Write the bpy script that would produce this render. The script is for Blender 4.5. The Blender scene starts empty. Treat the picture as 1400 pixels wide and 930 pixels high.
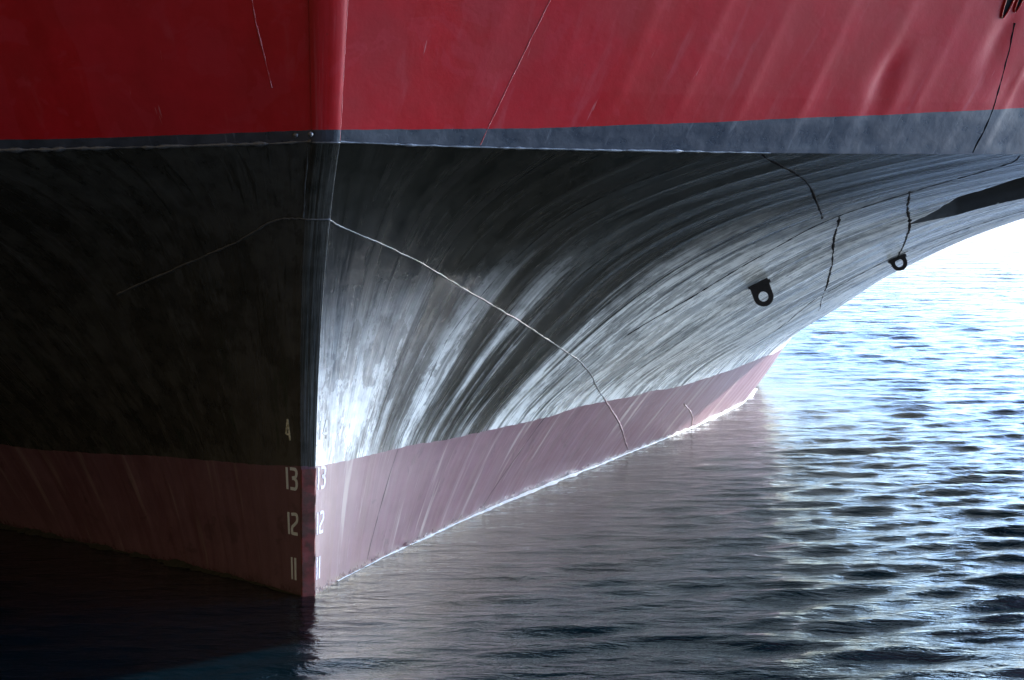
import bpy, math, random
import numpy as np
rng = np.random.default_rng(11)
random.seed(5)
sc = bpy.context.scene
col = sc.collection
R = math.radians

# ---------------------------------------------------------------- camera, sky, sun, exposure
CAM_Z = 3.0
cam_d = bpy.data.cameras.new('camera'); cam = bpy.data.objects.new('camera', cam_d); col.objects.link(cam)
cam.location = (0, 0, CAM_Z); cam.rotation_euler = (R(90), 0, 0)
cam_d.sensor_width = 36; cam_d.lens = 36*2440/1400; cam_d.shift_y = -260/1400
cam_d.clip_start = .1; cam_d.clip_end = 20000
sc.camera = cam
SUN_AZ, SUN_EL = 58, 22           # degrees to the right of the view direction, above the horizon
SKY_DARK, SKY_BRIGHT, SKY_TINT = (.33, .25, .16), 2.8, (.84, .98, 1.22)
world = bpy.data.worlds.new('World'); sc.world = world; world.use_nodes = True
wt = world.node_tree; wt.nodes.clear()
sky = wt.nodes.new('ShaderNodeTexSky'); sky.sky_type = 'NISHITA'; sky.sun_disc = False
sky.sun_elevation = R(SUN_EL); sky.sun_rotation = R(SUN_AZ); sky.air_density = 1.0; sky.dust_density = 1.0; sky.ozone_density = 3.0
bg = wt.nodes.new('ShaderNodeBackground'); bg.inputs['Strength'].default_value = .15
wo = wt.nodes.new('ShaderNodeOutputWorld')
# unseen cloud, added for lighting: bright on the open side, dull elsewhere
def wn(t, **k):
    n = wt.nodes.new(t)
    for a, v in k.items(): setattr(n, a, v)
    return n
tc = wn('ShaderNodeTexCoord'); dp = wn('ShaderNodeVectorMath', operation='DOT_PRODUCT')
wt.links.new(tc.outputs['Generated'], dp.inputs[0]); dp.inputs[1].default_value = (math.sin(R(62)), math.cos(R(62)), -.2)
cn = wn('ShaderNodeTexNoise'); cn.inputs['Scale'].default_value = 2.6; cn.inputs['Detail'].default_value = 5
cs = wn('ShaderNodeVectorMath', operation='MULTIPLY'); cs.inputs[1].default_value = (1, 1, 3.2)
wt.links.new(tc.outputs['Generated'], cs.inputs[0]); wt.links.new(cs.outputs[0], cn.inputs['Vector'])
ca = wn('ShaderNodeMath', operation='MULTIPLY_ADD'); ca.inputs[1].default_value = .7; wt.links.new(cn.outputs['Fac'], ca.inputs[0]); wt.links.new(dp.outputs['Value'], ca.inputs[2])
mr = wn('ShaderNodeMapRange', interpolation_type='SMOOTHSTEP'); wt.links.new(ca.outputs[0], mr.inputs[0])
for i_, v_ in enumerate((.42, 1.5, 0., 1.)): mr.inputs[i_+1].default_value = v_
tint = wn('ShaderNodeVectorMath', operation='MULTIPLY'); tint.inputs[1].default_value = SKY_TINT
wt.links.new(sky.outputs[0], tint.inputs[0])
mx = wn('ShaderNodeMix', data_type='RGBA'); mx.inputs[6].default_value = (*SKY_DARK, 1)
sca = wn('ShaderNodeVectorMath', operation='SCALE'); wt.links.new(tint.outputs[0], sca.inputs[0]); sca.inputs['Scale'].default_value = SKY_BRIGHT
wt.links.new(mr.outputs[0], mx.inputs[0]); sz = wn('ShaderNodeSeparateXYZ'); wt.links.new(tc.outputs['Generated'], sz.inputs[0])
hz = wn('ShaderNodeMapRange', interpolation_type='SMOOTHSTEP'); wt.links.new(sz.outputs['Z'], hz.inputs[0])      # unseen murk added low down to cut the far water's glare
for i_, v_ in enumerate((0., .22, .37, 1.)): hz.inputs[i_+1].default_value = v_
sc2 = wn('ShaderNodeVectorMath', operation='SCALE'); wt.links.new(sca.outputs[0], sc2.inputs[0]); wt.links.new(hz.outputs[0], sc2.inputs['Scale'])
wt.links.new(sc2.outputs[0], mx.inputs[7])
wt.links.new(mx.outputs[2], bg.inputs['Color']); wt.links.new(bg.outputs[0], wo.inputs['Surface'])
sun_d = bpy.data.lights.new('sun', 'SUN'); sun = bpy.data.objects.new('sun', sun_d); col.objects.link(sun)
sun_d.energy = 5.0; sun_d.angle = R(.6); sun_d.color = (1, .992, .98)
# a sun lamp shines along its local -Z
from mathutils import Vector, Matrix
sd = Vector((math.sin(R(SUN_AZ))*math.cos(R(SUN_EL)), math.cos(R(SUN_AZ))*math.cos(R(SUN_EL)), math.sin(R(SUN_EL))))
sun.rotation_euler = sd.to_track_quat('Z', 'Y').to_euler()
vs = sc.view_settings; vs.view_transform = 'Standard'; vs.look = 'None'; vs.gamma = 1; vs.exposure = 2.3; vs.use_curve_mapping = False
sc.cycles.max_bounces = 8; sc.cycles.glossy_bounces = 5; sc.cycles.diffuse_bounces = 3
sc.cycles.sample_clamp_indirect = 10; sc.cycles.use_denoising = True
# ---------------------------------------------------------------- hull form
import numpy as np
_a = np.radians(14)
AX = np.array([-np.sin(_a), np.cos(_a)])      # ship's centreline, pointing aft
NX = np.array([np.cos(_a), np.sin(_a)])       # athwartships, towards the side with the open water
S0 = np.array([-1.372, 12.0])                 # foot of the stem at the waterline
ZL = np.array([-2, 0, .88, 1.6, 2.1, 2.5, 2.8, 3.05])
MM = np.array([.65, .87, .97, 1.27, 1.60, 2.0, 2.5, 3.3])      # tangent of the entrance angle
LL = np.array([9.5, 9.3, 8.1, 6.3, 5.25, 4.5, 3.9, 3.15])     # where the level lines turn fore and aft
PP = np.array([4, 7, 6, 4.5, 4, 4, 4, 4.])
HO = np.array([.4, .38, .15, 0, 0, 0, 0, 0])                   # hollow of the entrance
ST = np.concatenate([np.linspace(0, 1, 60)**1.3*1.0, np.linspace(1, 12, 500)[1:], np.linspace(12, 32, 60)[1:]])
def rake(z):
    z = np.maximum(z, 0)
    return np.where(z < 3.05, .85*(np.minimum(z, 3.05)/3.05)**3.3, .85+.12*(z-3.05))
def nose(z):
    return np.interp(z, [0, .9, 3.05, 4.2, 6], [.045, .05, .09, .11, .14])
_ZT = np.linspace(-2, 3.05, 203)
_BT = []
_kz = np.linspace(-.45, .45, 31); _kw = np.exp(-(_kz/.2)**2); _kw /= _kw.sum()
def _sm(q, z):
    zz = z+_kz; v = np.interp(zz, ZL, q); v = np.where(zz > 3.05, q[-1]+(q[-1]-q[-2])/.25*(zz-3.05), v); return (v*_kw).sum()
for _z in _ZT:
    _m, _l, _p, _h = (_sm(q, _z) for q in (MM, LL, PP, HO))
    _f = _m*(1-_h*np.exp(-ST/1.5))/(1+(ST/_l)**_p)
    _BT.append(np.concatenate([[0], np.cumsum((_f[1:]+_f[:-1])/2*np.diff(ST))]))
_BT = np.array(_BT)
def flare_b(s, z):
    """half breadth (without the nose) at station s and nominal height z, arrays of one shape"""
    zz = np.clip(z, -2, 3.05)
    fi = (zz+2)/5.05*202
    i = np.clip(fi.astype(int), 0, 201); f = fi-i
    sj = np.interp(s, ST, np.arange(len(ST)))
    j = np.clip(sj.astype(int), 0, len(ST)-2); g = sj-j
    b = (_BT[i, j]*(1-g)+_BT[i, j+1]*g)*(1-f)+(_BT[i+1, j]*(1-g)+_BT[i+1, j+1]*g)*f
    return b+np.maximum(z-3.05, 0)*(.02+.46*(1-np.exp(-s/.35)))
def knuckle_z(s):
    return 3.045-.085*(1-np.exp(-s/.6))
def true_z(s, z):
    return np.where(z <= 3.05, np.where(z > 0, z*(knuckle_z(s)/3.05), z), knuckle_z(s)+z-3.05)
def surf(side, s, z, off=0.0):
    """point of the shell: side +1/-1, station s aft of the stem, nominal height z"""
    s = np.asarray(s, float); z = np.asarray(z, float); s, z = np.broadcast_arrays(s, z)
    b = nose(z)+flare_b(s, z)
    r = rake(z)
    X = S0[0]+AX[0]*(s-r)+side*NX[0]*b
    Y = S0[1]+AX[1]*(s-r)+side*NX[1]*b
    P = np.stack([X, Y, true_z(s, z)], -1)
    if np.any(off != 0):
        e = 1e-3
        P = P+np.asarray(off)[..., None]*normal(side, s, z)
    return P
def normal(side, s, z):
    s = np.maximum(np.asarray(s, float), 2e-3)
    e = 1e-2
    a = surf(side, s+e, z)-surf(side, np.maximum(s-e, 0), z)
    z = np.asarray(z, float); z1 = np.where(z < 3.05, np.minimum(z+e, 3.05), z+e); z0 = np.where(z > 3.05, np.maximum(z-e, 3.05), z-e)
    b = surf(side, s, z1)-surf(side, s, z0)
    n = np.cross(a, b)*side
    n = n/np.linalg.norm(n, axis=-1, keepdims=True)
    return n
# ---------------------------------------------------------------- helpers
def fnoise(shape_pts, scale, seed):
    """cheap smooth value noise for numpy point arrays (n,2)"""
    r = np.random.default_rng(seed); T = r.random((64, 64))
    p = np.asarray(shape_pts)*scale
    i = np.floor(p).astype(int); f = p-i; f = f*f*(3-2*f)
    a = T[i[..., 0] % 64, i[..., 1] % 64]; b = T[(i[..., 0]+1) % 64, i[..., 1] % 64]
    c = T[i[..., 0] % 64, (i[..., 1]+1) % 64]; d = T[(i[..., 0]+1) % 64, (i[..., 1]+1) % 64]
    return (a*(1-f[..., 0])+b*f[..., 0])*(1-f[..., 1])+(c*(1-f[..., 0])+d*f[..., 0])*f[..., 1]
def sstep(a, b, x):
    t = np.clip((x-a)/(b-a), 0, 1); return t*t*(3-2*t)

def mesh_obj(name, V, Fc, mat, parent=None, N=None, uv=None, smooth=True):
    me = bpy.data.meshes.new(name)
    V = np.asarray(V, np.float32); Fc = np.asarray(Fc, np.int32)
    me.vertices.add(len(V)); me.vertices.foreach_set('co', V.ravel())
    k = Fc.shape[1]
    me.loops.add(Fc.size); me.loops.foreach_set('vertex_index', Fc.ravel())
    me.polygons.add(len(Fc)); me.polygons.foreach_set('loop_start', np.arange(0, Fc.size, k, dtype=np.int32))
    me.update(calc_edges=True)
    me.polygons.foreach_set('use_smooth', np.full(len(Fc), smooth))
    if uv is not None:
        l = me.uv_layers.new(name='UVMap'); l.data.foreach_set('uv', np.asarray(uv, np.float32)[Fc.ravel()].ravel())
    if N is not None:
        me.normals_split_custom_set_from_vertices([tuple(q) for q in N])
    me.materials.append(mat)
    o = bpy.data.objects.new(name, me); col.objects.link(o); o.parent = parent
    return o
def grid_faces(nc, nr, flip=False):
    i, j = np.meshgrid(np.arange(nc-1), np.arange(nr-1), indexing='ij')
    a = (i*nr+j).ravel(); q = np.stack([a, a+nr, a+nr+1, a+1], 1)
    return q[:, ::-1] if flip else q

# ---------------------------------------------------------------- materials
def new_mat(name):
    m = bpy.data.materials.new(name); m.use_nodes = True; nt = m.node_tree; nt.nodes.clear()
    o = nt.nodes.new('ShaderNodeOutputMaterial'); b = nt.nodes.new('ShaderNodeBsdfPrincipled')
    nt.links.new(b.outputs[0], o.inputs[0]); return m, nt, b
class G:
    def __init__(s, nt): s.nt = nt
    def link(s, a, b): s.nt.links.new(a, b)
    def put(s, sock, v):
        if v is None: return
        if hasattr(v, 'links'): s.link(v, sock)
        else: sock.default_value = v
    def math(s, op, a, b=None, c=None, clamp=False):
        n = s.nt.nodes.new('ShaderNodeMath'); n.operation = op; n.use_clamp = clamp
        for i, v in enumerate((a, b, c)): s.put(n.inputs[i], v)
        return n.outputs[0]
    def scale(s, v, k):
        n = s.nt.nodes.new('ShaderNodeVectorMath'); n.operation = 'MULTIPLY'; s.put(n.inputs[0], v); n.inputs[1].default_value = k; return n.outputs[0]
    def noise(s, v, sc=1.0, det=3, rough=.55, dist=0):
        n = s.nt.nodes.new('ShaderNodeTexNoise'); s.put(n.inputs['Vector'], v)
        n.inputs['Scale'].default_value = sc; n.inputs['Detail'].default_value = det; n.inputs['Roughness'].default_value = rough; n.inputs['Distortion'].default_value = dist
        return n.outputs['Fac']
    def ramp(s, v, a, b, ya=0., yb=1.):
        n = s.nt.nodes.new('ShaderNodeMapRange'); n.interpolation_type = 'SMOOTHSTEP'
        s.put(n.inputs[0], v)
        for i, k in enumerate((a, b, ya, yb)): s.put(n.inputs[i+1], k)
        return n.outputs[0]
    def mix(s, f, a, b, mode='MIX'):
        n = s.nt.nodes.new('ShaderNodeMix'); n.data_type = 'RGBA'; n.blend_type = mode
        s.put(n.inputs[0], f); s.put(n.inputs[6], a if hasattr(a, 'links') else (*a, 1)); s.put(n.inputs[7], b if hasattr(b, 'links') else (*b, 1))
        return n.outputs[2]
    def bump(s, h, strength, dist, nrm=None):
        n = s.nt.nodes.new('ShaderNodeBump'); n.inputs['Strength'].default_value = strength; n.inputs['Distance'].default_value = dist
        s.put(n.inputs['Height'], h)
        if nrm is not None: s.link(nrm, n.inputs['Normal'])
        return n.outputs[0]
    def uv(s):
        n = s.nt.nodes.new('ShaderNodeUVMap'); n.uv_map = 'UVMap'
        x = s.nt.nodes.new('ShaderNodeSeparateXYZ'); s.link(n.outputs[0], x.inputs[0]); return n.outputs[0], x.outputs[0], x.outputs[1]
    def geo(s): return s.nt.nodes.new('ShaderNodeNewGeometry').outputs['Position']

def hull_paint(name, kind):
    """painted steel: streaks run down the section lines (UV: u along the ship, v up the section)"""
    m, nt, b = new_mat(name); g = G(nt); uv, u, v = g.uv(); pos = g.geo()
    warp = g.noise(g.scale(uv, (3.0, 1.3, 0)), 1, 2)
    # streak coordinates: narrow across, long down
    def streak(ku, kv, det=4, rough=.6, off=0.0):
        c = nt.nodes.new('ShaderNodeCombineXYZ')
        g.link(g.math('ADD', g.math('MULTIPLY', u, ku), g.math('MULTIPLY', warp, .12*ku**.5)), c.inputs[0])
        g.link(g.math('MULTIPLY', v, kv), c.inputs[1]); c.inputs[2].default_value = off
        return g.noise(c.outputs[0], 1, det, rough)
    broad = streak(5.5, .5, 3, .5, 1.7)
    fine = streak(17, .75, 4, .6, 4.1)
    hair = streak(85, 2.6, 3, .6, 9.3)
    grain = g.noise(pos, 55, 3, .7)
    blot = g.noise(pos, 1.7, 4, .6)
    mott = g.noise(pos, 7, 5, .65)
    def bays(k):      # paint weathers bay by bay: one random value between each pair of frames
        wn_ = nt.nodes.new('ShaderNodeTexWhiteNoise'); wn_.noise_dimensions = '1D'
        g.link(g.math('FLOOR', g.math('ADD', g.math('MULTIPLY', u, k), g.math('MULTIPLY', warp, .5))), wn_.inputs['W']); return wn_.outputs['Value']
    bay = bays(7.3); bay2 = bays(13.1)
    if kind == 'flare':
        prof = g.math('ADD', g.ramp(u, .30, .75, 1, 0), g.ramp(u, 1.2, 3.8, .30, 2.1))   # paler at the stem and farther aft: water glare painted into the colour
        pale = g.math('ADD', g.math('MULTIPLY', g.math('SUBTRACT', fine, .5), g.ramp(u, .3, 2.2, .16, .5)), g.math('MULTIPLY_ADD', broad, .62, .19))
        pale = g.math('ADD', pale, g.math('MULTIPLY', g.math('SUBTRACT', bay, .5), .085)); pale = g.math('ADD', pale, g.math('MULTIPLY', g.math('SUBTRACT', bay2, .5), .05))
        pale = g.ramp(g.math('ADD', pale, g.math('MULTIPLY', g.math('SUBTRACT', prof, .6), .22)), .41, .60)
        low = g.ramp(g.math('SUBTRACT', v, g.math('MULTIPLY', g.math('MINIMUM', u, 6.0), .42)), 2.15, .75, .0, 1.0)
        low = g.math('MULTIPLY', low, g.ramp(u, 30, 31, 1, .05))        # shaded port side kept dark                  # salt and painted glare fade out upward
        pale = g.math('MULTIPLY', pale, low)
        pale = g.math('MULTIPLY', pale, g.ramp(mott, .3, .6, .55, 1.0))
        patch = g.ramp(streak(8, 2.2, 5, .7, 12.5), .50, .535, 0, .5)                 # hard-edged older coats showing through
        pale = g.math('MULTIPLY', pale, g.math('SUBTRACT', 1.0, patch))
        dash = g.math('MULTIPLY', g.ramp(hair, .58, .65, 0, .8), g.ramp(blot, .40, .56, .2, 1.0))   # dark bare scratches through the pale streaks
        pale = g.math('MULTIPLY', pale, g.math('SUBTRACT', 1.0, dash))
        c = g.mix(g.ramp(mott, .35, .7), (.016, .015, .010), (.029, .027, .020))
        alg = g.math('MULTIPLY', g.ramp(streak(16, 1.6, 3, .6, 6.2), .56, .70), g.ramp(v, 2.3, .9, 0, .8))
        c = g.mix(pale, c, (.83, .86, .84))  # silver-white stands for salt and for light reflected off the water
        c = g.mix(alg, c, (.022, .033, .020))
        g.link(c, b.inputs['Base Color'])
        rg = g.math('ADD', g.ramp(fine, .3, .7, .15, .30), g.math('MULTIPLY', dash, .12))
        rg = g.math('ADD', rg, g.math('MULTIPLY', pale, .10))
        g.link(rg, b.inputs['Roughness']); b.inputs['IOR'].default_value = 1.7
        h = g.math('ADD', g.math('MULTIPLY', fine, .6), g.math('MULTIPLY', hair, .12))
        h = g.math('ADD', h, g.math('MULTIPLY', broad, 1.6))
        n1 = g.bump(h, .8, .012); n2 = g.bump(grain, .25, .0015, n1)
        g.link(n2, b.inputs['Normal'])
    elif kind == 'belt':
        c = g.mix(g.ramp(mott, .35, .7), (.018, .022, .032), (.036, .042, .058))
        c = g.mix(g.ramp(hair, .62, .72, 0, .5), c, (.13, .14, .16))
        g.link(c, b.inputs['Base Color']); g.link(g.ramp(mott, .3, .7, .26, .42), b.inputs['Roughness']); b.inputs['IOR'].default_value = 1.7
        h = g.math('ADD', g.math('MULTIPLY', fine, .4), g.math('MULTIPLY', mott, .6))
        g.link(g.bump(grain, .2, .0015, g.bump(h, .7, .008)), b.inputs['Normal'])
    elif kind == 'top':
        c = g.mix(g.ramp(mott, .3, .72), (.38, .003, .004), (.44, .006, .010))
        c = g.mix(g.ramp(blot, .35, .7, 0, .8), c, (.31, .002, .003))
        c = g.mix(g.math('MULTIPLY', bay, .22), c, (.46, .03, .045)); c = g.mix(g.math('MULTIPLY', g.ramp(g.noise(pos, 2.6, 3, .7, .6), .575, .59), .35), c, (.42, .02, .03))   # rolled touch-up patches
        c = g.mix(g.ramp(g.noise(pos, 19, 3, .75), .70, .73, 0, .5), c, (.20, .012, .012))
        c = g.mix(g.ramp(fine, .58, .75, 0, .35), c, (.45, .10, .11))
        c = g.mix(g.ramp(hair, .72, .78, 0, .4), c, (.5, .25, .25))
        g.link(c, b.inputs['Base Color']); g.link(g.ramp(blot, .3, .7, .28, .42), b.inputs['Roughness']); b.inputs['IOR'].default_value = 1.45
        h = g.math('ADD', g.math('MULTIPLY', broad, 1.0), g.math('MULTIPLY', mott, .35))
        g.link(g.bump(grain, .22, .0015, g.bump(h, .6, .010)), b.inputs['Normal'])
    elif kind == 'boot':
        c = g.mix(g.ramp(mott, .3, .7), (.135, .064, .080), (.18, .092, .114))
        c = g.mix(g.ramp(fine, .38, .6, .5, 0), c, (.11, .045, .055)); c = g.mix(g.math('MULTIPLY', bay, .35), c, (.19, .11, .14)); c = g.mix(g.math('MULTIPLY', g.ramp(g.noise(pos, 3.1, 4, .7, .5), .60, .66), .5), c, (.07, .035, .04))
        c = g.mix(g.math('MULTIPLY', g.ramp(streak(13, .7, 3, .6, 2.2), .58, .70), g.ramp(u, 30, 31, .6, .22)), c, (.42, .36, .32))
        c = g.mix(g.math('MULTIPLY', g.ramp(hair, .64, .74, 0, .4), g.ramp(u, 30, 31, 1, .0)), c, (.46, .40, .40))
        wet = g.ramp(g.math('ADD', v, g.math('MULTIPLY', mott, .10)), .03, .13, 1, 0)
        c = g.mix(g.math('MULTIPLY', wet, .7), c, (.05, .03, .03))
        g.link(c, b.inputs['Base Color']); g.link(g.math('SUBTRACT', g.ramp(fine, .3, .7, .30, .48), g.math('MULTIPLY', wet, .2)), b.inputs['Roughness']); b.inputs['IOR'].default_value = 1.6
        h = g.math('ADD', g.math('MULTIPLY', fine, .6), g.math('MULTIPLY', broad, 1.2))
        g.link(g.bump(grain, .25, .0015, g.bump(h, .7, .010)), b.inputs['Normal'])
    return m
M_flare = hull_paint('salt_and_glare_black_paint', 'flare')
M_belt = hull_paint('blue_black_paint', 'belt')
M_top = hull_paint('glossy_red_paint', 'top')
M_boot = hull_paint('faded_antifouling', 'boot')
def plain(name, c, rough, metal=0., bump=.0, c2=None, ior=1.5, sc=30):
    m, nt, b = new_mat(name); g = G(nt); pos = g.geo(); n = g.noise(pos, sc, 4, .65)
    g.link(g.mix(g.ramp(n, .35, .65), c, c2 or tuple(q*.7 for q in c)), b.inputs['Base Color'])
    b.inputs['Roughness'].default_value = rough; b.inputs['Metallic'].default_value = metal; b.inputs['IOR'].default_value = ior
    if bump: g.link(g.bump(n, .6, bump), b.inputs['Normal'])
    return m
M_bead = plain('painted_weld', (.05, .055, .06), .28, bump=.004, c2=(.10, .105, .11), ior=1.8, sc=60)
M_dark = plain('black_seam', (.002, .002, .003), .8, c2=(.005, .006, .009), ior=1.15)
M_lug = plain('black_steel', (.010, .011, .014), .5, bump=.001, c2=(.02, .02, .024))
M_mark = plain('chalky_white_marking', (.80, .88, .92), .5, c2=(.70, .80, .86), sc=45)
M_markd = plain('worn_white_marking', (.82, .85, .90), .5, c2=(.55, .50, .56), sc=60)
M_rust = plain('rusty_antifouling', (.23, .055, .05), .55, bump=.004, c2=(.10, .045, .035), sc=14)
M_redweld = plain('red_painted_weld', (.42, .05, .06), .3, bump=.003, c2=(.5, .09, .10), ior=1.7, sc=60)
M_bootweld = plain('antifouled_weld', (.30, .14, .15), .4, bump=.003, c2=(.36, .26, .26), sc=60)
M_foam = plain('foam', (.85, .87, .88), .4, c2=(.6, .66, .68), sc=25)
M_deck = plain('deck_paint', (.10, .14, .11), .7, c2=(.08, .11, .09), sc=4)
M_rec = plain('black_recess_shade', (.006, .007, .010), .6, bump=.002, c2=(.012, .013, .016), sc=6)  # blacker than the hull paint: shade of the pocket put into the colour
M_growth = plain('weed_growth', (.020, .024, .014), .7, bump=.004, c2=(.035, .035, .02))

# ---------------------------------------------------------------- the ship
ship = bpy.data.objects.new('ship', None); col.objects.link(ship)
ship['label'] = 'red and black ship with streaked flared bow, pink waterline paint and white draft marks'
ship['category'] = 'ship'
ship.empty_display_size = 1

def z_boot(s, side):
    return .878-.042*np.minimum(s, 5)-(.015 if side < 0 else 0)*np.minimum(s, 2)+(fnoise(np.stack([s*3, s*0+side], -1), 1, 3)-.5)*.02+(fnoise(np.stack([s*30, s*0+side], -1), 1, 4)-.5)*.006
def z_red(s, side):
    k = .17 if side > 0 else -.02
    return 3.128+k*np.minimum(s, 3)+(fnoise(np.stack([s*5, s*0+side], -1), 1, 5)-.5)*.012+(fnoise(np.stack([s*60, s*0+side], -1), 1, 6)-.5)*.004

POCKET = [(3.06, 2.395), (2.86, 2.545), (2.64, 2.655), (2.48, 2.775), (2.32, 2.88), (2.2, 2.97), (3.3, 2.97), (3.24, 2.645), (3.17, 2.49)]
def poly_sd(px, py, poly, kx=1.0):
    """signed distance (inside positive) to a polygon"""
    d = np.full(px.shape, 1e9); ins = np.zeros(px.shape, bool); n = len(poly)
    for i in range(n):
        ax, ay = poly[i]; bx, by = poly[(i+1) % n]
        ex, ey = (bx-ax)*kx, by-ay; wx, wy = (px-ax)*kx, py-ay
        t = np.clip((wx*ex+wy*ey)/(ex*ex+ey*ey), 0, 1)
        d = np.minimum(d, np.hypot(wx-ex*t, wy-ey*t))
        cond = ((ay > py) != (by > py))
        xi = ax+(py-ay)/(by-ay+1e-12)*(bx-ax)
        ins ^= cond & (px < xi)
    return np.where(ins, d, -d)

def unshift(s, z):
    """streaks and frames swing forward a little as they climb; u is the station where they meet the water"""
    t = np.clip((z-1)/2.05, 0, 1)**1.5
    k = .27*sstep(.9, 3.5, s)
    return s/(1-k*t)

def dents(s, z, side):
    """hungry-horse plating: shallow pans between frames, plus broad unfairness (metres, outward positive)"""
    u = unshift(s, z)
    w = u/(.125+.02*np.minimum(u, 4)); w = w+.55*(fnoise(np.stack([w*.61, z*0+2], -1), 1, 41)-.5)
    i = np.floor(w); f = w-i
    pan = -np.sin(np.pi*f**np.where(z > 3.05, .58, .7))**.9
    amp = .1+1.5*fnoise(np.stack([i*.73+(7 if side > 0 else 31), z*1.1+i*.37], -1), 1, 8)
    A = .0035+.0065*sstep(.4, 1.6, s)
    A = A*np.where(z > 3.05, 1.1, 1.25)
    A = A*np.where(z > 3.05, .5+.75*sstep(3.2, 3.5, z), .62)*(1-.5*sstep(1.3, .7, z))
    A = A*(1-.8*np.exp(-((z-3.05)/.06)**2))*sstep(.03, .35, s)
    d = pan*amp*A
    d += (fnoise(np.stack([u*1.9, z*.9], -1), 1, 12)-.5)*.045*sstep(.05, .8, s)*np.minimum(1, np.abs(z-3.05)/.4)
    # a couple of real knocks in the red plating
    for (s0, z0, rs, rz, dd) in ((1.21, 3.62, .035, .20, -.022), (1.27, 3.52, .03, .25, .012), (1.50, 3.95, .03, .3, -.02), (1.62, 3.55, .04, .16, -.014), (.70, 2.15, .16, .10, -.012)):
        if side > 0: d += dd*np.exp(-((s-s0)/rs)**2-((z-z0)/rz)**2)
    return d

SC = np.concatenate([[0, .004, .01, .018], np.arange(.03, 2.2, .011), np.arange(2.2, 3.5, .006), np.arange(3.5, 6.0, .018), np.arange(6.0, 12, .05), np.linspace(12, 32, 45)])
TN = np.array([0, .15, .3, .45, .6, .75, .88, .97])
def make_side(side):
    rows = [(-1.5, 'b', 70), ('b', 3.05, 360), (3.05, 'r', 14), ('r', 8.5, 190)]
    zb, zr = z_boot(SC, side), z_red(SC, side)
    key = {'b': zb, 'r': zr}
    cols = []; cuts = [0]
    Z = []
    for a, b_, nr in rows:
        A = key.get(a, np.full(SC.shape, a if not isinstance(a, str) else 0.)); B = key.get(b_, np.full(SC.shape, b_ if not isinstance(b_, str) else 0.))
        t = np.linspace(0, 1, nr+1)
        if b_ == 'b': t = np.linspace(0, 1, nr+1)**.7
        if b_ == 8.5: t = np.linspace(0, 1, nr+1)**2.2
        zz = A[:, None]*(1-t)+B[:, None]*t
        Z.append(zz if not Z else zz[:, 1:]); cuts.append(cuts[-1]+nr)
    Z = np.concatenate(Z, 1); S = np.broadcast_to(SC[:, None], Z.shape).copy()
    if side > 0:            # pull the grid onto the edge of the recess so that it runs clean
        f0 = lambda a, c: poly_sd(a, c, POCKET, 1.6)
        q = f0(S, Z); e = 2e-4; gx = (f0(S+e, Z)-f0(S-e, Z))/(2*e); gz = (f0(S, Z+e)-f0(S, Z-e))/(2*e)
        gg = gx*gx/2.56+gz*gz+1e-9; near = np.abs(q) < .0056
        S = np.where(near, S-q*gx/2.56/gg/1.0, S); Z = np.where(near, Z-q*gz/gg, Z)
    d = dents(S, Z, side)
    if side > 0:
        sdp = poly_sd(S, Z, POCKET, 1.6)
        rec = sstep(-.001, .02, sdp)
        deep = .42*sstep(0, .14, sdp)**.7
        d = d*(1-rec)-rec*(.05+deep)
    P = surf(side, S, Z, d)
    P = np.where(np.isfinite(P), P, surf(side, S, Z))
    # nose plate in front of the first station
    zn = Z[0]; c0 = surf(side, np.zeros_like(zn), zn, d[0]); c1 = surf(-side, np.zeros_like(zn), zn)
    mid = surf(1, np.zeros_like(zn), zn)*.5+surf(-1, np.zeros_like(zn), zn)*.5
    rho = np.interp(zn, [-2, 1.0, 2.6, 3.3, 6], [.004, .004, .010, .03, .07])
    nos = []
    for t in TN:
        q = mid*(1-t)+c0*t; k = rho*np.sqrt(max(0, 1-t*t))
        q = q.copy(); q[:, 0] -= AX[0]*k; q[:, 1] -= AX[1]*k; nos.append(q)
    P = np.concatenate([np.array(nos), P], 0)
    U = np.concatenate([np.repeat((40-.2*(1-TN))[:, None], Z.shape[1], 1), unshift(S, Z)], 0)
    V = np.concatenate([np.repeat(Z[:1], len(TN), 0), Z], 0)
    nc, nr = P.shape[:2]
    gu = np.gradient(P, axis=0)
    out = []
    kn = cuts[2]
    N = np.zeros_like(P)
    for lo, hi in ((0, kn), (kn, nr-1)):
        pass
    Nlow = np.cross(gu[:, :kn+1], np.gradient(P[:, :kn+1], axis=1))*side
    Nup = np.cross(gu[:, kn:], np.gradient(P[:, kn:], axis=1))*side
    nrm = lambda n: n/np.maximum(np.linalg.norm(n, axis=-1, keepdims=True), 1e-9)
    for M_ in (Nlow, Nup):
        M_[0] -= (M_[0, :, :2] @ NX)[:, None]*np.array([NX[0], NX[1], 0])      # one normal along the centreline of the nose
    for M_ in (Nlow, Nup):                      # a hard corner where the nose plate meets the side
        M_[8:11] = M_[11]; M_[7] = M_[6]
    return P, nrm(Nlow), nrm(Nup), U, V, cuts, np.concatenate([np.zeros((len(TN), Z.shape[1])), S], 0)
sides = {}
for side, tag in ((1, 'starboard'), (-1, 'port')):
    P, Nl, Nu, U, V, cuts, _s = make_side(side); sides[side] = (P, cuts)
PN = (('boot_topping', M_boot), ('flared_plating', M_flare), ('knuckle_belt', M_belt), ('topside_plating', M_top))
parts = {}
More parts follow.
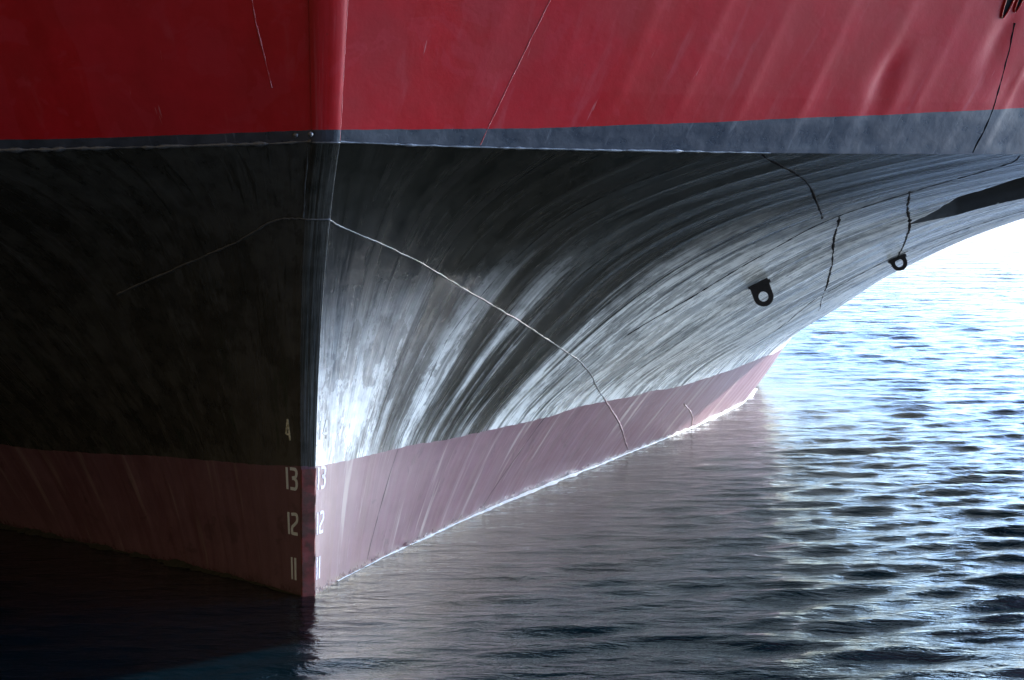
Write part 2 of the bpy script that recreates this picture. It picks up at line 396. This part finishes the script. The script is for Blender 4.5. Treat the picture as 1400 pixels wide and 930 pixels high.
for k, (nm, mt) in enumerate(PN):
    Vs, Fs, Ns, Us = [], [], [], []; base = 0
    for side in (1, -1):
        P, cuts = sides[side]
        if k == 0: data = {s_: make_side(s_) for s_ in (1, -1)} if not parts else data
        P, Nl, Nu, U, V, cuts, _s = data[side]
        a, b = cuts[k], cuts[k+1]; kn = cuts[2]
        Q = P[:, a:b+1]; Nn = Nl[:, a:b+1] if k < 2 else Nu[:, a-kn:b-kn+1]
        uvq = np.stack([U[:, a:b+1]+(40 if side < 0 else 0), V[:, a:b+1]], -1)
        Vs.append(Q.reshape(-1, 3)); Ns.append(Nn.reshape(-1, 3)); Us.append(uvq.reshape(-1, 2))
        Fs.append(grid_faces(Q.shape[0], Q.shape[1], flip=(side < 0))+base); base += Q.shape[0]*Q.shape[1]
    if nm == 'flared_plating':
        V_, F_, N_, U_ = np.concatenate(Vs), np.concatenate(Fs), np.concatenate(Ns), np.concatenate(Us)
        nst = len(Vs[0]); q1 = data[1][5]; U1 = data[1][3][:, q1[1]:q1[2]+1]; Z1 = data[1][4][:, q1[1]:q1[2]+1]
        S1 = data[1][6][:, q1[1]:q1[2]+1]
        inside = np.zeros(len(V_), bool); inside[:nst] = (poly_sd(S1, Z1, POCKET, 1.6) > -.0005).ravel()
        fi = inside[F_].all(1)
        mesh_obj('recess', V_, F_[fi], M_rec, ship, N_, U_)
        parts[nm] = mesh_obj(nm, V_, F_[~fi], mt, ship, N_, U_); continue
    parts[nm] = mesh_obj(nm, np.concatenate(Vs), np.concatenate(Fs), mt, ship, np.concatenate(Ns), np.concatenate(Us))
# deck and stern plate
Pa, Pb = data[1][0], data[-1][0]
top = np.stack([Pa[8:, -1], Pb[8:, -1]], 1); top[..., 2] = top[..., 2].min()-.02
n_ = len(top); mesh_obj('deck', top.reshape(-1, 3), grid_faces(n_, 2), M_deck, ship, smooth=False)
st = np.stack([Pa[-1], Pb[-1]], 1); mesh_obj('stern_plate', st.reshape(-1, 3), grid_faces(len(st), 2), M_top, ship, smooth=False)

# ---- things welded to or painted on the shell
def interp_line(pts, step):
    pts = np.array(pts, float); out = [pts[0]]
    P = surf(1, pts[:, 0], pts[:, 1])
    for i in range(len(pts)-1):
        k = max(2, int(np.linalg.norm(P[i+1]-P[i])/step))
        for t in np.linspace(0, 1, k+1)[1:]: out.append(pts[i]*(1-t)+pts[i+1]*t)
    return np.array(out)
def smooth_line(pts, n=6):
    pts = np.array(pts, float); out = []
    q = np.vstack([2*pts[0]-pts[1], pts, 2*pts[-1]-pts[-2]])
    for i in range(1, len(q)-2):
        for t in np.linspace(0, 1, n, endpoint=False):
            out.append(.5*((2*q[i])+(-q[i-1]+q[i+1])*t+(2*q[i-1]-5*q[i]+4*q[i+1]-q[i+2])*t*t+(-q[i-1]+3*q[i]-3*q[i+1]+q[i+2])*t**3))
    out.append(pts[-1]); return np.array(out)
def skin(side, s, z, off=0.):
    """point on the dented shell"""
    d = dents(np.asarray(s, float), np.asarray(z, float), side)
    return surf(side, s, z, d+off)
def bead(name, side, pts, rad, mat, wig=.0, step=.03, curve=True, seed=1, flat=.7, var=.3):
    L = interp_line(smooth_line(pts) if curve and len(pts) > 2 else pts, step)
    r = np.random.default_rng(seed); n = len(L)
    C = skin(side, L[:, 0], L[:, 1]); N = normal(side, np.maximum(L[:, 0], .004), L[:, 1])
    T = np.gradient(C, axis=0); T /= np.linalg.norm(T, axis=1, keepdims=True)
    B = np.cross(N, T)
    w = np.convolve(r.normal(0, 1, n+4), np.ones(3)/3, 'same')[2:-2][:, None]*wig
    C = C+B*w
    rr = rad*(1+var*np.convolve(r.normal(0, 1, n+2), np.ones(2)/2, 'same')[1:-1]).clip(.25, 2)[:, None]
    rings = []
    for a in np.linspace(0, 2*np.pi, 7)[:-1]:
        rings.append(C+B*np.cos(a)*rr+N*np.sin(a)*rr*flat)
    V = np.stack(rings, 1); k = 6
    F = []
    for i in range(n-1):
        for j in range(k): F.append((i*k+j, i*k+(j+1) % k, (i+1)*k+(j+1) % k, (i+1)*k+j))
    return mesh_obj(name, V.reshape(-1, 3), F, mat, ship)

main = [(0.0, 2.548), (0.06, 2.492), (0.345, 2.297), (0.815, 1.975), (1.534, 1.595), (2.428, 1.215), (3.45, 0.775)]
bead('weld_seam', 1, main, .0062, M_bead, .003, .035, seed=2)
bead('weld_seam', 1, [(3.45, .775), (4.149, 0.419), (4.80, 0.05)], .009, M_bootweld, .003, .03, seed=3)
bead('weld_seam', 1, [(5.357, 0.41), (5.9, .2), (6.2, 0.03)], .008, M_bootweld, .004, seed=4)
bead('weld_seam', -1, [(0.0, 2.56), (.05, 2.565), (.1, 2.545), (.20, 2.43), (.36, 2.306), (.747, 2.044)], .007, M_bead, .004, seed=5)
bead('weld_seam', -1, [(.006, 3.02), (.006, 2.57)], .005, M_bead, .003, .03, False, 6, var=.9)
def nose_bead(name, z, rad, mat):
    pp = []
    for sd_, order in ((-1, range(len(TN), 0, -1)), (1, range(0, len(TN)+1))):
        P_, V_ = data[sd_][0], data[sd_][4]
        for i in order: pp.append(P_[i][np.argmin(np.abs(V_[i]-z))])
    C = np.array(pp); T = np.gradient(C, axis=0); T /= np.linalg.norm(T, axis=1, keepdims=True)
    up = np.array([0, 0, 1.]); B = np.cross(T, up)
    V = np.stack([C+(up*np.cos(a)+B*np.sin(a))*rad*(1+.3*math.sin(a*7+3)) for a in np.linspace(0, 2*np.pi, 7)[:-1]], 1); n = len(C)
    mesh_obj(name, V.reshape(-1, 3), [(i*6+j, i*6+(j+1) % 6, (i+1)*6+(j+1) % 6, (i+1)*6+j) for i in range(n-1) for j in range(6)], mat, ship)
nose_bead('weld_seam', 2.555, .007, M_bead); nose_bead('knuckle_bead', 3.052, .006, M_bead)
# knuckle edge bead, both sides
bead('knuckle_bead', 1, [(0, 3.055), (.3, 3.055), (.8, 3.055), (1.0, 3.05)], .008, M_bead, .002, .03, False, 7, var=.6)
bead('knuckle_bead', -1, [(0, 3.055), (.12, 3.055), (.45, 3.055), (.9, 3.05)], .010, M_bead, .002, .03, False, 8, var=.8)
bead('weld_seam', 1, [(.0, 3.06), (0, 3.6), (.0, 4.6)], .0025, M_redweld, .0015, .03, False, 9)
bead('weld_seam', 1, [(.292, 3.07), (.337, 4.03), (.36, 4.6)], .0045, M_redweld, .0015, .03, False, 10)
bead('weld_seam', -1, [(.062, 3.40), (.076, 3.8), (.085, 4.5)], .0035, M_redweld, .0015, .03, False, 11, var=.8)
# dark ragged seams
dk = [([(.99, 3.04), (1.10, 2.98), (1.454, 2.83), (1.83, 2.66), (2.16, 2.515)], .012, .006),
      ([(2.234, 2.527), (2.68, 2.32), (3.188, 2.107), (3.8, 1.87), (4.403, 1.664)], .014, .006),
      ([(2.114, 2.737), (2.541, 2.576), (3.008, 2.421), (3.4, 2.29), (3.816, 2.162)], .015, .008),
      ([(3.816, 2.162), (4.3, 2.02), (4.817, 1.868)], .012, .006),
      ([(4.5, 1.63), (5.0, 1.48), (5.6, 1.33)], .007, .004),
      ([(2.40, 1.50), (2.481, 1.845), (2.40, 2.2), (2.234, 2.493), (2.14, 2.734), (1.96, 2.95), (1.80, 3.04)], .012, .003),
      ([(5.2, 1.2), (4.616, 1.555), (4.30, 1.983), (4.25, 2.133), (4.056, 2.507), (3.9, 2.8)], .012, .003),
      ([(.80, 1.68), (.855, 2.076), (.863, 2.314), (.858, 2.596), (.863, 2.884), (.88, 3.03)], .0035, .0015),
      ([(.843, .88), (.84, 1.2), (.80, 1.66)], .003, .0015),
      ([(.50, 2.20), (.498, 2.467), (.50, 2.688), (.48, 3.02)], .0035, .0015),
      ([(2.45, .85), (2.43, 1.2), (2.40, 1.50)], .005, .002),
      ([(5.64, .66), (5.5, .945), (5.2, 1.2)], .006, .002)]
for i, (p, r_, w_) in enumerate(dk): bead('plate_seam', 1, p, r_*.7, M_dark, w_*.28, .022, True, 30+i, .35, .5)
bd = [([(.755, .03), (.80, .4), (.843, .84)], .0035), ([(2.40, .03), (2.55, .4), (2.62, .80)], .0035)]
for i, (p, r_) in enumerate(bd): bead('plate_seam', 1, p, r_, M_growth, .002, .03, True, 60+i, .4, .5)
bead('plate_seam', 1, [(1.607, 3.06), (1.60, 3.4), (1.56, 3.8), (1.53, 4.07)], .009, M_dark, .004, .03, True, 71, .4, .5)

# eye lugs standing off the shell
def eye_lug(side, s, z, w, L, th, rh, direction):
    """plate with a round end and a round hole; foot on the shell, pointing along direction"""
    p0 = skin(side, s, z); n = Vector(normal(side, np.array(s), np.array(z)))
    d = Vector(direction).normalized()
    face = Vector((0, -1, 0)); face = (face-d*face.dot(d)).normalized()
    sidev = d.cross(face).normalized()
    nseg = 40; outer = []; inner = []
    cen = L
    def foot(x): return -0.05-.0*x
    for i in range(nseg):
        a = 2*math.pi*i/nseg
        ca, sa = math.cos(a), math.sin(a)            # sa along d
        ix, iy = rh*ca, cen+rh*sa
        if sa >= 0: ox, oy = w*ca, cen+w*sa
        else:
            t = 1/max(abs(ca), 1e-6); k = min(t*w, 1e9)
            # box below the centre
            tx = w/abs(ca) if abs(ca) > 1e-6 else 1e9; ty = (cen+.06)/abs(sa)
            tt = min(tx, ty); ox, oy = ca*tt, cen+sa*tt
        outer.append((ox, oy)); inner.append((ix, iy))
    V = []
    for h in (-th/2, th/2):
        for (x, y) in outer+inner:
            V.append(Vector(p0)+sidev*x+d*y+face*h)
    F = []; N2 = 2*nseg
    for i in range(nseg):
        j = (i+1) % nseg
        F += [(i, nseg+i, nseg+j, j), (N2+i, N2+j, N2+nseg+j, N2+nseg+i), (i, j, N2+j, N2+i), (nseg+i, N2+nseg+i, N2+nseg+j, nseg+j)]
    o = mesh_obj('eye_lug', [tuple(v) for v in V], F, M_lug, ship, smooth=False)
    # welded foot pad
    q = []
    for (x, f_) in ((-w*1.15, -1), (w*1.15, -1), (w*1.15, 1), (-w*1.15, 1)):
        q.append(Vector(p0)+sidev*x+face*f_*th*1.2)
    V = [tuple(v+d*.0) for v in q]+[tuple(v+d*.03) for v in q]
    mesh_obj('foot_pad', V, [(0, 1, 5, 4), (1, 2, 6, 5), (2, 3, 7, 6), (3, 0, 4, 7), (4, 5, 6, 7), (3, 2, 1, 0)], M_lug, o, smooth=False)
    return o
eye_lug(1, 3.035, 1.86, .088, .13, .035, .045, (.35, -.1, -1))
eye_lug(1, 4.389, 1.99, .078, .06, .035, .042, (.45, -.1, -1))

# draft marks: strokes laid on the shell. t = distance from the stem bar, h = height above the digit's foot
def stroke(side, pts, wd):
    """ribbon strip in (t,h) space -> quads"""
    pts = np.array(pts, float); T = np.gradient(pts, axis=0); T /= np.linalg.norm(T, axis=1, keepdims=True)+1e-9
    Nn = np.stack([-T[:, 1], T[:, 0]], 1); return pts+Nn*wd/2, pts-Nn*wd/2
def arcpts(cx, cy, rx, ry, a0, a1, n=10):
    a = np.radians(np.linspace(a0, a1, n)); return [(cx+rx*math.cos(x), cy+ry*math.sin(x)) for x in a]
DIG = {'1': [[(.5, 0), (.5, .5), (.5, 1)]],
       '2': [[(.06, .92), (.5, .95), (.66, .95)]+arcpts(.68, .76, .26, .19, 90, -60, 8)+[(.5, .47), (.16, .36), (.10, .25), (.10, .06), (.5, .06), (.95, .06)]],
       '3': [[(.05, .95), (.5, .95)]+arcpts(.62, .76, .28, .19, 80, -80, 9)+[(.3, .54)], [(.3, .52), (.55, .52)]+arcpts(.62, .27, .30, .23, 80, -80, 9)+[(.4, .05), (.05, .05)]],
       '4': [[(.55, 1), (.35, .7), (.05, .30), (.5, .27), (.85, .30)], [(.55, .95), (.66, .6), (.8, .3), (.85, .0)]]}
def digit(ch, side, t0, h0, w, H, mat, wd=.021, lean=0., label=None):
    V, F = [], []
    for st_ in DIG[ch]:
        dense = []
        st_ = [(x*w, y*H) for x, y in st_]
        for i in range(len(st_)-1):
            for q in np.linspace(0, 1, 4, endpoint=False): dense.append((st_[i][0]*(1-q)+st_[i+1][0]*q, st_[i][1]*(1-q)+st_[i+1][1]*q))
        dense.append(st_[-1])
        A, B = stroke(side, dense, wd); n = len(dense); b0 = len(V)
        for Q, off in ((A, .0025), (B, .0025), (A, -.002), (B, -.002)):
            t = Q[:, 0]; t = (w-t) if side < 0 else t
            s = (t0+t+lean*Q[:, 1]*0)*.79+.004; z = h0+Q[:, 1]
            V += [tuple(p) for p in skin(side, np.maximum(s, .002), z, off)]
        for i in range(n-1):
            a, b, c, d = (b0+k*n+i for k in range(4))
            F += [(a, a+1, b+1, b), (c, d, d+1, c+1), (a, c, c+1, a+1), (b, b+1, d+1, d)]
        a, b, c, d = (b0+k*n for k in range(4)); F.append((a, b, d, c))
        a, b, c, d = (b0+k*n+n-1 for k in range(4)); F.append((a, c, d, b))
    return mesh_obj('draft_numeral', V, F, mat, ship, smooth=False)
for tens, ones, zf in (('1', '3', .712), ('1', '2', .405), ('1', '1', .100)):
    digit(ones, -1, .026, zf, .068, .150, M_mark)
    digit(tens, -1, .105 if ones != '1' else .085, zf, .03, .150, M_mark, .018)
    digit(tens, 1, .015, zf, .03, .150, M_markd, .017)
    digit(ones, 1, .060, zf, .060 if ones != '1' else .03, .150, M_markd)
# what is left of the next numeral, scraped through the black paint
digit('4', -1, .075, 1.05, .035, .145, plain('bare_scraped_patch', (.82, .84, .70), .5, c2=(.35, .34, .2), sc=50), .012)
digit('4', 1, .065, 1.05, .05, .130, M_flare, .018); digit('1', 1, .02, 1.05, .03, .130, M_flare, .014)

# stem bar: the flat forged bar between the two platings, rust red under the paint line
zz = np.linspace(-1.5, .86, 60); V = []
for i, z in enumerate(zz):
    A = surf(-1, 0., z); B = surf(1, 0., z); f = np.array([-AX[0], -AX[1], 0])
    j = .002*math.sin(z*31)+.0015*math.sin(z*77)
    e = (B-A)/np.linalg.norm(B-A)
    for q in (A-e*.002+f*-.03, A-e*(.002)+f*(.016+j), A+e*.006+f*(.022+j), B-e*.006+f*(.022-j), B+e*.002+f*(.016+j), B+e*.002-f*.03): V.append(tuple(q))
F = [(i*6+j, (i+1)*6+j, (i+1)*6+j+1, i*6+j+1) for i in range(len(zz)-1) for j in range(5)]+[]
k = (len(zz)-1)*6
o = mesh_obj('stem_bar', V, F, M_rust, ship, smooth=False)
o['label'] = 'flat rusty red stem bar at the foot of the bow'

# two bolt heads at the nose by the paint line
for (sd_, s, z) in ((-1, .028, 3.10), (-1, .0, 3.10)):
    p = Vector(surf(sd_, s, z)); n = Vector(normal(sd_, np.array(max(s, .03)), np.array(z))); 
    if s == 0: p = p+Vector((.0, -.045, 0))
    bm_v = []; F = []
    a = n.orthogonal().normalized(); b = n.cross(a)
    for (r_, h_) in ((.017, -.02), (.017, .006), (.012, .012), (.004, .014)):
        for i in range(12): bm_v.append(tuple(p+a*math.cos(i*math.pi/6)*r_+b*math.sin(i*math.pi/6)*r_+n*h_))
    for q in range(3):
        for i in range(12): F.append((q*12+i, q*12+(i+1) % 12, (q+1)*12+(i+1) % 12, (q+1)*12+i))
    for i in range(4): F.append((36+i, 36+i+1, 36+(10-i), 36+(11-i))) if i < 4 else None
    mesh_obj('bolt_head', bm_v, F, M_bead, ship)

# scupper opening in the red plating, top right: rim and a flat black disc for the shade inside
def scupper(s, z, a, b_, tilt):
    P0 = []; F = []
    n = 28; rings = ((1.25, .0), (1.15, .016), (1.0, .016), (.95, .004))
    V = []
    for (k_, off) in rings:
        for i in range(n):
            th = 2*math.pi*i/n; x = a*k_*math.cos(th); y = b_*(1+(k_-1)*a/b_)*math.sin(th)
            V.append(tuple(skin(1, np.array(s+x+tilt*y), np.array(z+y), off)))
    for q in range(3):
        for i in range(n): F.append((q*n+i, q*n+(i+1) % n, (q+1)*n+(i+1) % n, (q+1)*n+i))
    o = mesh_obj('scupper', V, F, M_top, ship, uv=np.tile([1.5, 4.], (len(V), 1)))
    V = [tuple(skin(1, np.array(s+a*k_*math.cos(2*math.pi*i/n)+tilt*b_*k_*math.sin(2*math.pi*i/n)), np.array(z+b_*k_*math.sin(2*math.pi*i/n)), .005)) for k_ in (.99, .02) for i in range(n)]
    F = [(i, (i+1) % n, n+(i+1) % n, n+i) for i in range(n)]
    mesh_obj('throat_shade', V, F, M_dark, o)
scupper(1.468, 4.31, .013, .21, -.05)
scupper(1.503, 4.31, .009, .16, -.05)

# ---------------------------------------------------------------- water
wr = np.random.default_rng(23)
NW = 130
lam = np.exp(wr.uniform(np.log(.08), np.log(.75), NW)); kk = 2*np.pi/lam
wd = R(-80)+wr.normal(0, .22, NW)             # travel direction, mostly along the line of sight
wd = np.where(wr.random(NW) < .12, wr.uniform(0, 2*np.pi, NW), wd)
KX, KY = kk*np.cos(wd), kk*np.sin(wd); PH = wr.uniform(0, 2*np.pi, NW)
slope = .022*np.where(lam < .5, (lam/.5)**.2, 1)*np.where(lam > 1.4, (1.4/lam)**.5, 1)
AM = slope/kk
WLINE = {s_: surf(s_, np.linspace(0, 14, 300), np.zeros(300))[:, :2] for s_ in (1, -1)}
def hull_dist(x, y):
    """rough distance outboard of the waterline on the open side"""
    rx, ry = x-S0[0], y-S0[1]
    s = rx*AX[0]+ry*AX[1]; b = np.abs(rx*NX[0]+ry*NX[1])
    hb = flare_b(np.clip(s, 0, 30), np.zeros_like(s))
    return np.where(s > 0, np.abs(b-hb)*.78, np.hypot(s, b))
def wave(x, y, cell=None):
    h = np.zeros_like(x)
    for i in range(NW):
        a = AM[i]
        if cell is not None: a = a*np.clip(1.6-cell/lam[i]*4, 0, 1)
        ph = KX[i]*x+KY[i]*y+PH[i]
        h += a*(np.sin(ph)+.22*np.cos(2*ph))
    d = hull_dist(x, y)
    lee = sstep(-2.5, 6.5, x*1.0-(y-12)*.25+.5)               # smooth in the lee of the hull, livelier in the open
    gust = .65+.7*fnoise(np.stack([x, y], -1), .22, 77)
    return h*(.34+.66*sstep(0, 2.0, d))*(.62+.52*lee)*gust
def growing(a, b, step, lo, hi, g):
    c = list(np.arange(a, b, step)); d = step; x = c[-1]
    while x < hi: d *= g; x += d; c.append(x)
    d = step; x = a; pre = []
    while x > lo: d *= g; x -= d; pre.append(x)
    return np.array(pre[::-1]+c)
xs = growing(-5, 13, .036, -4000, 4000, 1.06)
ys = np.concatenate([growing(7.5, 26, .032, -1500, 26.5, 1.05)[:-1], growing(26.6, 27, .04, 26.7, 6000, 1.009)])
XX, YY = np.meshgrid(xs, ys, indexing='ij')
cx = np.maximum.outer(np.gradient(xs), np.gradient(ys))
H = wave(XX, YY, cx)
Vw = np.stack([XX, YY, H], -1).reshape(-1, 3)
m, nt, b = new_mat('sea_water'); g = G(nt); pos = g.geo()
b.inputs['Base Color'].default_value = (.0003, .0028, .0048, 1); b.inputs['Roughness'].default_value = .06; b.inputs['IOR'].default_value = 1.333
n0 = g.noise(g.scale(pos, (.45, 1.5, 1)), 1, 4, .6, .3); n1 = g.noise(g.scale(pos, (3.0, 8.5, 1)), 1, 5, .6, .3); n2 = g.noise(g.scale(pos, (9, 17, 1)), 1, 3, .6, .2)
px = nt.nodes.new('ShaderNodeSeparateXYZ'); g.link(pos, px.inputs[0])
bb = g.bump(g.math('MULTIPLY', n0, g.ramp(px.outputs[1], 22, 45, 0, 1)), 1.0, .42); bb = g.bump(n1, .5, .05, bb); bb = g.bump(n2, .22, .012, bb); g.link(bb, b.inputs['Normal'])
wat = mesh_obj('water', Vw, grid_faces(len(xs), len(ys)), m); wat['kind'] = 'structure'
# seabed-dark body needs nothing below: the sheet is opaque teal

# ---- foam line where the water laps the plating, and the weed fringe on the dark side
def lap(name, side, s0, s1, wdt, mat, zoff, seed, bits=1.0):
    s = np.arange(s0, s1, .012); r = np.random.default_rng(seed)
    P = surf(side, s, s*0); N = normal(side, np.maximum(s, .01), s*0); N[:, 2] = 0; N /= np.linalg.norm(N, axis=1, keepdims=True)
    wv = wdt*sstep(0, 1.2, s-s0+.1)*(.12+1.9*fnoise(np.stack([s*6, s*0], -1), 1, seed)**1.5+.9*(fnoise(np.stack([s*34, s*0], -1), 1, seed+1)-.3)).clip(.02, 3)
    up = .5*wv
    A = P-N*.03; B = P+N*(.004+.3*wv[:, None]); C = P+N*(.008+wv[:, None])
    hA = wave(A[:, 0], A[:, 1]); 
    A[:, 2] = hA+zoff+up; B[:, 2] = wave(B[:, 0], B[:, 1])+zoff+up*.6; C[:, 2] = wave(C[:, 0], C[:, 1])+.001
    return mesh_obj(name, np.stack([A, B, C], 1).reshape(-1, 3), grid_faces(len(s), 3, flip=side < 0), mat)
f = lap('waterline_foam', 1, .35, 9.0, .013, M_foam, .004, 91); f['kind'] = 'stuff'; f['label'] = 'thin white line of foam along the waterline'; f['category'] = 'foam'
w_ = lap('weed_fringe', -1, .0, 3.5, .05, M_growth, .004, 95); w_.parent = ship
